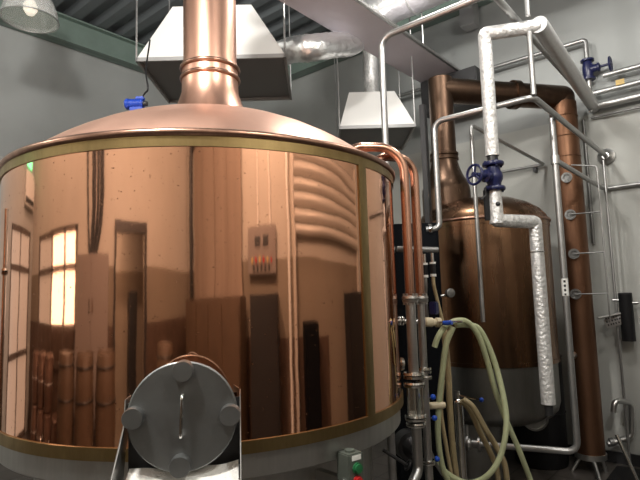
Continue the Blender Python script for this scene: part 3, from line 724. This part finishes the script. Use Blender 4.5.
q = MB().torus(vb + H((0, -.19, 0)), (0, 1, 0), .065, .009, 32, 8); q.box(vb + H((0, -.19, 0)), (.12, .01, .012)); q.box(vb + H((0, -.19, 0)), (.012, .01, .12)); q.build('handwheel', 'blue', t)
for (x, y, ye, r, yend, lab) in ((600, 80, 66, .024, .98, 'uppermost foil wrapped pipe along the right wall beside the high valve'), (600, 88, 84, .026, 1.02, 'middle foil wrapped pipe along the right wall with a yellow tag'), (600, 105, 92, .034, 1.02, 'lowest and thickest foil wrapped pipe along the right wall')):
    X_ = 5.33 if r < .03 else 5.36
    za, zb_ = zz(640, 66 if y == 80 else (82 if y == 88 else 96), X_), zz(640, 66 if y == 80 else (82 if y == 88 else 96), X_)
    tag(MB().tube([H((X_, .95 if y == 80 else 1.05, za)), H((X_, -1.2, zb_))], r, seg=18, jitter=.02).build('foil_pipe', 'dullfoil'), lab, 'insulated pipe')
tg = H((5.29, onX(620, 82, 5.29).y, onX(620, 82, 5.29).z))
tag(MB().box(tg, (.006, .07, .05), None, .002).build('pipe_tag', 'yellow'), 'yellow tag hanging on the middle wall pipe', 'tag')
cd_ = onX(600, 116, 5.40)
tag(MB().tube([H((5.40, 1.1, cd_.z)), H((5.40, -1.2, cd_.z))], .011, seg=10).build('conduit', 'darkpipe'), 'thin dark conduit along the right wall under the foil pipes', 'conduit')
tag(MB().tube([H((5.42, 1.17, cd_.z)), H((5.42, 1.17, 2.0))], .016, seg=10).build('conduit', 'darkpipe'), 'thin dark conduit dropping behind the top of the copper column', 'conduit')

# ------------------------------------------------------------------ hoods and ducts
def hood(A, B, depth, h, inl, inr, inf, label, grp):
    A, B = H(A), H(B); z = (A.z+B.z)/2; A.z = B.z = z
    x_ = (B-A); L = x_.length; x_.normalize(); y_ = H((-x_.y, x_.x, 0)); 
    if y_.dot(H((CW[0], CW[1], 0))) < 0: y_ = -y_
    t = thing('extraction_hood', label, 'extraction hood', (A+B)/2 + y_*depth/2, grp)
    bo = [A, B, B+y_*depth, A+y_*depth]; tp = [A+x_*inl+y_*inf+ZZ*h, B-x_*inr+y_*inf+ZZ*h, B-x_*inr+y_*(depth-inf)+ZZ*h, A+x_*inl+y_*(depth-inf)+ZZ*h]
    c = (A+B)/2+y_*depth/2
    bi = [p + (c-p)*.02 for p in bo]; ti = [p + ((c+ZZ*h)-p)*.03 - ZZ*.012 for p in tp]
    q = MB(); vs = [[q.bm.verts.new(p) for p in r] for r in (bo, tp, bi, ti)]
    f = q.bm.faces.new
    for k in range(4):
        n = (k+1) % 4
        f((vs[0][k], vs[0][n], vs[1][n], vs[1][k])); f((vs[2][n], vs[2][k], vs[3][k], vs[3][n])); f((vs[0][n], vs[0][k], vs[2][k], vs[2][n]))
    f(vs[1]); f(vs[3][::-1])
    q.build('canopy', 'hoodwhite', t)
    q = MB()
    for k in range(4):
        a, b = bo[k], bo[(k+1) % 4]; dd_ = (b-a).normalized()
        q.box((a+b)/2 - ZZ*.016, ((b-a).length+.02, .02, .032), (dd_, H((-dd_.y, dd_.x, 0)), ZZ))
    q.build('rim', 'hoodlip', t)
    q = MB().box(c + ZZ*.0, (L*.975, depth*.965, .012), (x_, y_, ZZ)); q.build('shade_plate', 'hoodshade', t)  # dark sheet standing in for the shaded hood interior
    for p in (A - x_*.005, B + x_*.0, B+y_*depth, A+y_*depth):
        MB().cyl(p + ZZ*.0, H((p.x, p.y, 5.12)), .0075, seg=8).build('hanging_rod', 'pipe', t)
    return t, c + ZZ*h
hd1, top1 = hood(at(137, 55, 4.25), at(285, 57, 4.25), .92, .54, .24, .29, .18, 'white hood hanging behind the big kettle chimney', 'white extraction hoods')
hd3, top3 = hood(at(340, 126, 5.05), at(415, 124, 5.05), .80, .40, .11, .16, .16, 'smaller white hood with a silver flue hanging right of the dome', 'white extraction hoods')
MB().cyl(top3 - ZZ*.02, H((top3.x, top3.y, 5.12)), .078, seg=28).build('flue', 'lagging', hd3)
for k in range(3): MB().torus(top3 + ZZ*(.25+.45*k), (0, 0, 1), .078, .005, 28, 6).build('flue_seam', 'lagging', hd3)
f0 = at(281, 54, 4.62); f1 = at(292, 50, 4.5); f2 = at(310, 48, 4.25); f3 = at(335, 45, 4.55); f4 = at(354, 42, 4.9); f5 = at(372, 20, 5.4)
fp = smooth_path([f0, f1, f2, f3, f4, f5], 14)
q = MB(); rs = []
t0 = (fp[1]-fp[0]).normalized(); x_, y_, _ = frame_of(t0)
for i, p in enumerate(fp):
    tt = (fp[min(i+1, len(fp)-1)] - fp[max(i-1, 0)]).normalized(); qd = t0.rotation_difference(tt); x_ = qd @ x_; y_ = tt.cross(x_); t0 = tt
    r = .108*(1+.018*math.sin(i*1.25))
    rs.append([p + (x_*math.cos(2*PI*k/28)+y_*math.sin(2*PI*k/28))*r*(1+random.uniform(-.02, .02)) for k in range(28)])
tag(q.rings(rs).build('flexible_duct', 'foil'), 'crinkled silver flexible duct joining the hood behind the chimney', 'duct')
# lilac grey rectangular duct along x
zR = 3.9; y0, y1 = 2.25, 2.69
t = thing('ceiling_duct', 'long lilac grey rectangular duct crossing overhead towards the small chimney', 'duct', (3.5, 2.47, zR))
MB().box(((2.1+5.25)/2, (y0+y1)/2, zR+.025), (5.25-2.1, y1-y0, .05), None, .005).build('duct_body', 'ductgrey', t)
MB().box(((2.1+5.25)/2, y0-.012, zR+.012), (5.25-2.1, .024, .024)).build('lip', 'pipe', t)
for xx in (2.3, 4.3):
    for yy in (y0+.0, y1): MB().cyl((xx, yy, zR+.04), (xx, yy, 5.12), .007, seg=8).build('hanging_rod', 'pipe', t)
MB().box((5.12, (y0+y1)/2-.12, zR-.20), (.28, y1-y0+.2, .38), None, .01).build('duct_shadow_box', 'darkmetal', t)  # dark box standing in for the duct's shadow at its far end
# big silver duct along y, above
t = thing('round_duct', 'large bright silver round duct passing above the lilac grey duct', 'duct', (4.23, 1, 4.35))
q = MB(); rs = []
n = 60
for i in range(n+1):
    yy = -1.4+ (2.95+1.4)*i/n
    rs.append([H((4.23+math.cos(2*PI*k/36)*.175*(1+.01*math.sin(i*2.1)), yy, 4.42+math.sin(2*PI*k/36)*.175*(1+.01*math.sin(i*2.1)))) for k in range(36)])
q.rings(rs).build('duct_body', 'foil', t)
for yy in (-.6, .9, 2.3): MB().torus((4.23, yy, 4.42), (0, 1, 0), .177, .01, 40, 6).build('joint_band', 'foil', t)
for yy in (-.9, 1.6): MB().cyl((4.23, yy, 4.58), (4.23, yy, 5.12), .008, seg=8).build('hanging_rod', 'pipe', t)
hb = onX(466, 18, 5.2)
tag(MB().box((5.29, hb.y, 4.62), (.16, .16, .30), None, .008).build('junction_box', 'hoodlip'), 'dark box fixed under the right wall beam', 'box')

# ------------------------------------------------------------------ hoses and stand pipe
def hose(pts, r, m_, label, name='hose'):
    return tag(MB().tube([at(*p) for p in pts], r, spline=True, seg=12).build(name, m_), label, 'hose', 'flexible hoses by the small kettle')
hose([(434.5, 347, 2.95), (438, 337, 2.95), (445, 327, 2.97), (455, 321, 2.98), (467, 322, 3.0), (478, 335, 3.02), (487, 360, 3.05), (495, 390, 3.08), (506, 420, 3.12), (519, 450, 3.16), (532, 484, 3.2), (540, 505, 3.25)], .0165, 'hosegreen', 'pale green hose hooked over the blue tipped lever and trailing down right')
hose([(453, 327, 2.93), (446, 345, 2.93), (442, 375, 2.94), (439, 405, 2.95), (438, 435, 2.96), (442, 465, 2.98), (452, 490, 3.0)], .0165, 'hosegreen', 'pale green hose hanging straight down left of the tan hoses')
hose([(437, 462, 3.06), (448, 474, 3.04), (468, 483, 3.02), (487, 476, 3.0), (500, 457, 3.0), (506, 430, 3.0), (505, 405, 3.02), (497, 370, 3.06), (488, 345, 3.06), (478, 328, 3.05), (466, 325, 3.04), (456, 325, 3.02)], .0165, 'hosegreen', 'pale green hose making a wide loop near the floor')
hose([(463, 399, 3.3), (473, 407, 3.28), (485, 428, 3.26), (497, 448, 3.24), (505, 466, 3.24), (508, 492, 3.24)], .0175, 'hosetan', 'right tan hose dropping from the stand pipe top')
hose([(461, 401, 3.35), (470, 410, 3.34), (480, 432, 3.32), (490, 452, 3.3), (497, 470, 3.3), (499, 494, 3.3)], .0175, 'hosetan', 'tan hose dropping just left behind its twin at the stand pipe')
hose([(444, 330, 3.2), (448, 370, 3.2), (450, 410, 3.2), (453, 450, 3.22), (459, 494, 3.25)], .019, 'hosetan', 'thick tan hose hanging straight behind the pale green hose')
hose([(443, 380, 3.15), (441, 410, 3.15), (446, 445, 3.15), (454, 490, 3.15)], .012, 'hosetan', 'thin tan hose curling down beside the thick one')
hose([(424, 415, 3.02), (427, 440, 3.02), (434, 460, 3.02), (446, 478, 3.04), (462, 490, 3.06)], .011, 'pipe', 'thin grey hose sagging below the lowest blue knob')
sp = at(460, 440, 3.4)
t = thing('stand_pipe', 'short shiny steel stand pipe with a blue tipped lever behind the hoses', 'pipe', (sp.x, sp.y, 0))
MB().cyl((sp.x, sp.y, 0), up(sp, 403), .033, seg=24).build('pipe', 'bright', t)
MB().sphere(up(sp, 403), .033).build('dome_cap', 'bright', t)
MB().cyl(up(sp, 401), up(sp, 391), .016).build('valve_stem', 'steel', t)
MB().cyl(up(sp, 395), at(480, 400, 3.3), .006, seg=8).build('lever', 'bright', t)
MB().sphere(at(481.5, 400, 3.3), .015).build('knob', 'knobblue', t)
# upright pipe beside the big kettle's left flank
lp = H((.76, 2.75, 0))
t = thing('side_pipe', 'steel pipe standing close to the left flank of the big kettle', 'pipe', lp)
MB().cyl(lp, lp + ZZ*2.05, .03).build('pipe', 'bright', t)
for z in (.9, 1.75): flange(lp + ZZ*z, .05, 'clamp', t)

# ------------------------------------------------------------------ lamps
LP = at(30, 20, 4.5)
lamp = thing('pendant_lamp', 'clear acrylic bell pendant lamp hanging at the upper left by the green beam', 'lamp', LP, 'bell pendant lamps')
pr = [(.225, 0), (.222, .03), (.21, .09), (.185, .16), (.15, .22), (.11, .26)]
pr2 = [(r-.006, h) for r, h in pr][::-1]
q = MB(); rs = []
for r, h in pr + pr2:
    rs.append([LP + H((math.cos(2*PI*k/72)*(r+(.0025 if k % 2 else 0)), math.sin(2*PI*k/72)*(r+(.0025 if k % 2 else 0)), h)) for k in range(72)])
q.rings(rs, closed=True).build('shade', 'acrylic', lamp)
MB().torus(LP, (0, 0, 1), .225, .006, 60, 8).build('rim', 'pipe', lamp)
MB().lathe([(.115, .25), (.12, .27), (.12, .42), (.08, .47), (.03, .48), (.001, .48)], LP, seg=32).build('ballast_housing', 'pipe', lamp)
MB().lathe([(.02, .25), (.022, .20), (.055, .13), (.055, .09), (.03, .05), (.001, .04)], LP, seg=24).build('bulb', 'bulb', lamp)
MB().cyl(LP + ZZ*.47, (LP.x, LP.y, 5.12), .008, seg=8).build('hanging_rod', 'darkmetal', lamp)
spots = [((0.0, 1.4, 3.95), 'bell pendant lamp above the viewer, left of the big kettle'), ((1.0, -.7, 4.25), 'bell pendant lamp reflected in the kettle near the front wall'), ((-1.2, 4.3, 4.25), 'bell pendant lamp near the bright window'), ((3.3, .55, 4.05), 'bell pendant lamp above the looping grey pipes'), ((3.15, 1.85, 4.6), 'bell pendant lamp above the lilac grey duct by the silver round duct')]
for p, lab in spots: dup(lamp, p, lab)
def light(loc, power, size=.14, col=(1, .965, .91)):
    l = bpy.data.lights.new('lamp light', 'POINT'); l.energy = power; l.shadow_soft_size = size; l.color = col
    o = bpy.data.objects.new('lamp_light', l); COL.objects.link(o); o.location = Vector(loc); return o
for (p, lab), pw in zip(spots, (250, 110, 80, 42, 60)): light((p[0], p[1], p[2]-.16), pw)
light((XB-.5, 1.78, 2.25), 14, .06)

# ------------------------------------------------------------------ what the copper mirrors: the room behind the camera
def window_unit(name, wall, lo, hi, z0, z1, pane, frame_m, mull=(), trans=(), depth=.06):
    if wall == 'X': P = lambda a, z, d: H((XB+d, a, z))
    else: P = lambda a, z, d: H((a, YW-d, z))
    def bar(a0, a1, za, zb, d0, d1):
        c = P((a0+a1)/2, (za+zb)/2, (d0+d1)/2); s = (d1-d0, a1-a0, zb-za) if wall == 'X' else (a1-a0, d1-d0, zb-za); return c, s
    w = .07
    q = MB()
    for a0, a1, za, zb in [(lo, lo+w, z0, z1), (hi-w, hi, z0, z1), (lo, hi, z1-w, z1), (lo, hi, z0, z0+w)] + [(v-w/2, v+w/2, z0, z1) for v in mull] + [(lo, hi, v-w/2, v+w/2) for v in trans]:
        q.box(*bar(a0, a1, za, zb, 0, depth))
    fr = struct(q.build(name, frame_m))
    return fr, bar
# glazed door on the left wall
fr, bar = window_unit('door_1', 'Y', -2.35, -.45, .0, 2.5, None, 'winframe', (-1.4,), (2.0, 1.0))
pn = MB(); pn.box(*bar(-2.3, -.5, .05, 2.45, .005, .02)); pn.build('pane', 'pane', fr)
# bright window door on the back wall
fr, bar = window_unit('window_1', 'X', 3.15, 5.55, .9, 2.40, None, 'winframe', (3.75, 4.5), (1.95,))
pn = MB(); pn.box(*bar(3.2, 4.47, 1.0, 2.35, .005, .02)); pn.build('pane', 'day', fr)
pn = MB(); pn.box(*bar(4.52, 5.5, .95, 2.35, .005, .02)); pn.build('pane', 'pane', fr)
q = MB(); q.box((XB+.03, dw0-.03, dwz/2), (.10, .07, dwz)); q.box((XB+.03, dw1+.03, dwz/2), (.10, .07, dwz)); q.box((XB+.03, (dw0+dw1)/2, dwz+.05), (.10, dw1-dw0+.13, .14))
struct(q.build('door_2', 'doordark'))
t = thing('passage_cabinet', 'dark tall locker standing inside the doorway mirrored in the kettle', 'locker', (XB-1.0, .8, 0))
MB().box((XB-1.0, .78, .85), (.4, .35, 1.7), None, .01).build('body', 'darkmetal', t)
MB().box((XB-.79, .78, .85), (.02, .30, 1.6), None, .004).build('door_panel', 'darkmetal', t)
t = thing('electrical_cabinet', 'warm grey electrical cabinet mirrored at the left of the kettle', 'cabinet', (XB+.15, 2.5, 0))
MB().box((XB+.16, 2.48, 1.03), (.3, 1.22, 2.06), None, .01).build('body', 'cabinet', t)
for s in (-1, 1): MB().box((XB+.318, 2.48+s*.305, 1.05), (.016, .58, 1.9), None, .004).build('door_panel', 'cabinet', t)
for s in (-1, 1): MB().box((XB+.335, 2.48+s*.06, 1.55), (.02, .03, .14), None, .004).build('handle', 'bright', t)
t = thing('cable_tray', 'dark cables rising above the mirrored electrical cabinet', 'cables', (XB+.06, 2.45, 2.06))
for k, yy in enumerate((2.12, 2.2, 2.3, 2.42, 2.5, 2.72)):
    MB().tube([H((XB+.08, 2.35+.05*k, 2.05)), H((XB+.05, yy, 2.6)), H((XB+.05, yy+.03, 3.6)), H((XB+.05, yy, 5.0))], .03 if k % 2 else .045, spline=True, seg=10).build('cable', 'darkmetal', t)
t = thing('air_conditioner', 'off white wall unit mirrored at the far left of the kettle', 'air conditioner', (-2.1, YW-.12, 2.75))
MB().box((-2.1, YW-.11, 3.0), (.85, .22, .42), None, .03).build('body', 'ac', t)
MB().box((-2.1, YW-.225, 2.85), (.75, .02, .06), None, .004).build('louvre', 'darkmetal', t)
t = thing('exit_sign', 'lit green sign box above the mirrored wall unit', 'sign', (-2.1, YW-.05, 3.3))
MB().box((-2.1, YW-.05, 3.40), (.5, .08, .2), None, .01).build('lit_face', 'exitgreen', t)
# kegs under the window
keg = thing('keg', 'brown keg in the lower row under the bright window', 'keg', (-2.1, 3.7, 0), 'kegs under the window')
MB().lathe([(.17, 0), (.19, .02), (.19, .10), (.205, .14), (.205, .42), (.19, .46), (.19, .52), (.17, .54), (.001, .52)], (-2.1, 3.7, 0), seg=32).build('shell', 'keg', keg)
MB().torus((-2.1, 3.7, .28), (0, 0, 1), .206, .008, 32, 6).build('hoop', 'steel', keg)
for k in range(1, 4): dup(keg, (-2.1, 3.7+.45*k, 0))
for k in range(1, 4): dup(keg, (-2.1, 3.7+.45*k, .55), 'brown keg in the upper row under the bright window')
t = thing('added_cupboard', 'low dark brown cupboard added to darken the mirrored lower front wall', 'added_cupboard', (-.9, YB+.4, 0))  # unseen cupboard added to darken the lower middle of the reflection
MB().box((-.9, YB+.42, .8), (2.2, .5, 1.6), None, .01).build('body', 'added_cupboard', t)
for k in range(4): MB().box((-1.72+.545*k, YB+.68, .82), (.52, .02, 1.45), None, .004).build('door_panel', 'added_cupboard', t)  # doors of the added cupboard
# dark barrels added by the back wall to darken the kettle's reflection
added_barrel = thing('added_barrel', 'added dark brown barrel nearest the bright window', 'added_barrel', (-1.75, 3.15, 0), 'added dark barrels by the back wall')
MB().lathe([(.24, 0), (.25, .02), (.275, .35), (.285, .6), (.275, .85), (.25, 1.16), (.24, 1.18), (.23, 1.16), (.001, 1.16)], (-1.75, 3.15, 0), seg=40).build('shell', 'added_cupboard', added_barrel)
for z, r in ((.12, .262), (.4, .281), (.8, .281), (1.08, .262)): MB().torus((-1.75, 3.15, z), (0, 0, 1), r, .010, 40, 6).build('hoop', 'darkmetal', added_barrel)
for yy, lab in ((2.52, 'added dark brown barrel, second from the bright window'), (1.9, 'added dark brown barrel beside the doorway, in front of the grey cabinet'), (.12, 'added dark brown barrel on the far side of the doorway from the cabinet')): dup(added_barrel, (-1.75, yy, 0), lab)
# brown sliding door, wall panel with meters, dark cabinets and shutter on the front wall
t = thing('sliding_door', 'broad brown sliding door mirrored in the middle of the kettle', 'door', (-1.0, YB+.06, 0))
for k in range(4): MB().box((-1.86+.55*k, YB+.09+(.02 if k % 2 else 0), 1.7), (.54, .03, 3.4), None, .004).build('door_leaf', 'brownpanel', t)
MB().box((-1.03, YB+.08, 3.45), (2.4, .1, .1)).build('track', 'darkmetal', t)
MB().cyl((-2.35, YB+.09, 0), (-2.35, YB+.09, 5.0), .07).build('side_post', 'darkmetal', t)
t = thing('switchboard', 'pale switchboard with two meters and a row of switches on the front wall', 'switchboard', (.75, YB+.08, 1.8))
MB().box((.75, YB+.07, 2.03), (.9, .14, .46), None, .01).build('case', 'cabinet', t)
for s in (-.13, .13): MB().box((.75+s, YB+.145, 2.12), (.17, .02, .10)).build('meter', 'darkmetal', t)
for k in range(6): MB().cyl((.45+.12*k, YB+.14, 1.93), (.45+.12*k, YB+.17, 1.93), .03, seg=14).build('lamp_button', 'btnred' if k % 2 else 'yellow', t)
for k in range(5): MB().box((.5+.12*k, YB+.145, 1.86), (.05, .03, .06)).build('switch', 'darkmetal', t)
for xx in (.62, 1.02): tag(MB().cyl((xx, YB+.04, 2.26), (xx, YB+.04, 5.0), .025).build('conduit', 'ac'), 'pale conduit rising from the switchboard on the front wall', 'conduit', 'pale conduits above the switchboard')
tag(MB().cyl((1.62, YB+.06, 0), (1.62, YB+.06, 5.0), .045).build('wall_post', 'ac'), 'pale upright post beside the shutter on the front wall', 'post')
def locker(x0, x1, h, m_, lab, name='steel_locker'):
    t = thing(name, lab, 'locker', ((x0+x1)/2, YB+.25, 0))
    MB().box(((x0+x1)/2, YB+.27, h/2), (x1-x0, .45, h), None, .01).build('body', m_, t)
    MB().box(((x0+x1)/2, YB+.505, h/2), (x1-x0-.06, .015, h-.1), None, .004).build('door_panel', m_, t)
locker(.44, 1.25, 1.62, 'darkmetal', 'dark cabinet under the switchboard on the front wall')
locker(2.05, 2.5, 1.35, 'navy', 'narrow black locker beside the shutter post')
locker(4.05, 5.25, 1.6, 'darkmetal', 'wide dark locker at the right end of the front wall')
t = thing('roller_shutter', 'pale roller shutter half lowered, mirrored as curved bands at upper right of kettle', 'shutter', (3.5, YB+.06, 2.15))
for k in range(6):
    MB().lathe([(.001, 0), (.07, .0), (.07, 3.5), (.001, 3.5)], (1.85, YB+.08, 2.22+.15*k), (1, 0, 0), seg=20).build('slat', 'slat', t)
    MB().box((3.6, YB+.05, 2.295+.15*k), (3.5, .03, .02)).build('slat_gap', 'darkmetal', t)
for xx in (1.8, 5.36): MB().box((xx, YB+.08, 1.6), (.08, .16, 3.2)).build('guide_rail', 'slat', t)

# ------------------------------------------------------------------ world and view
w = bpy.data.worlds.new('world'); SC.world = w; w.use_nodes = True
w.node_tree.nodes['Background'].inputs[0].default_value = (.6, .65, .7, 1); w.node_tree.nodes['Background'].inputs[1].default_value = .02
SC.view_settings.view_transform = 'Standard'; SC.view_settings.look = 'None'; SC.view_settings.gamma = 1; SC.view_settings.use_curve_mapping = False
SC.view_settings.exposure = 0.42
SC.cycles.max_bounces = 10; SC.cycles.diffuse_bounces = 5; SC.cycles.glossy_bounces = 5
SC.cycles.sample_clamp_indirect = 6
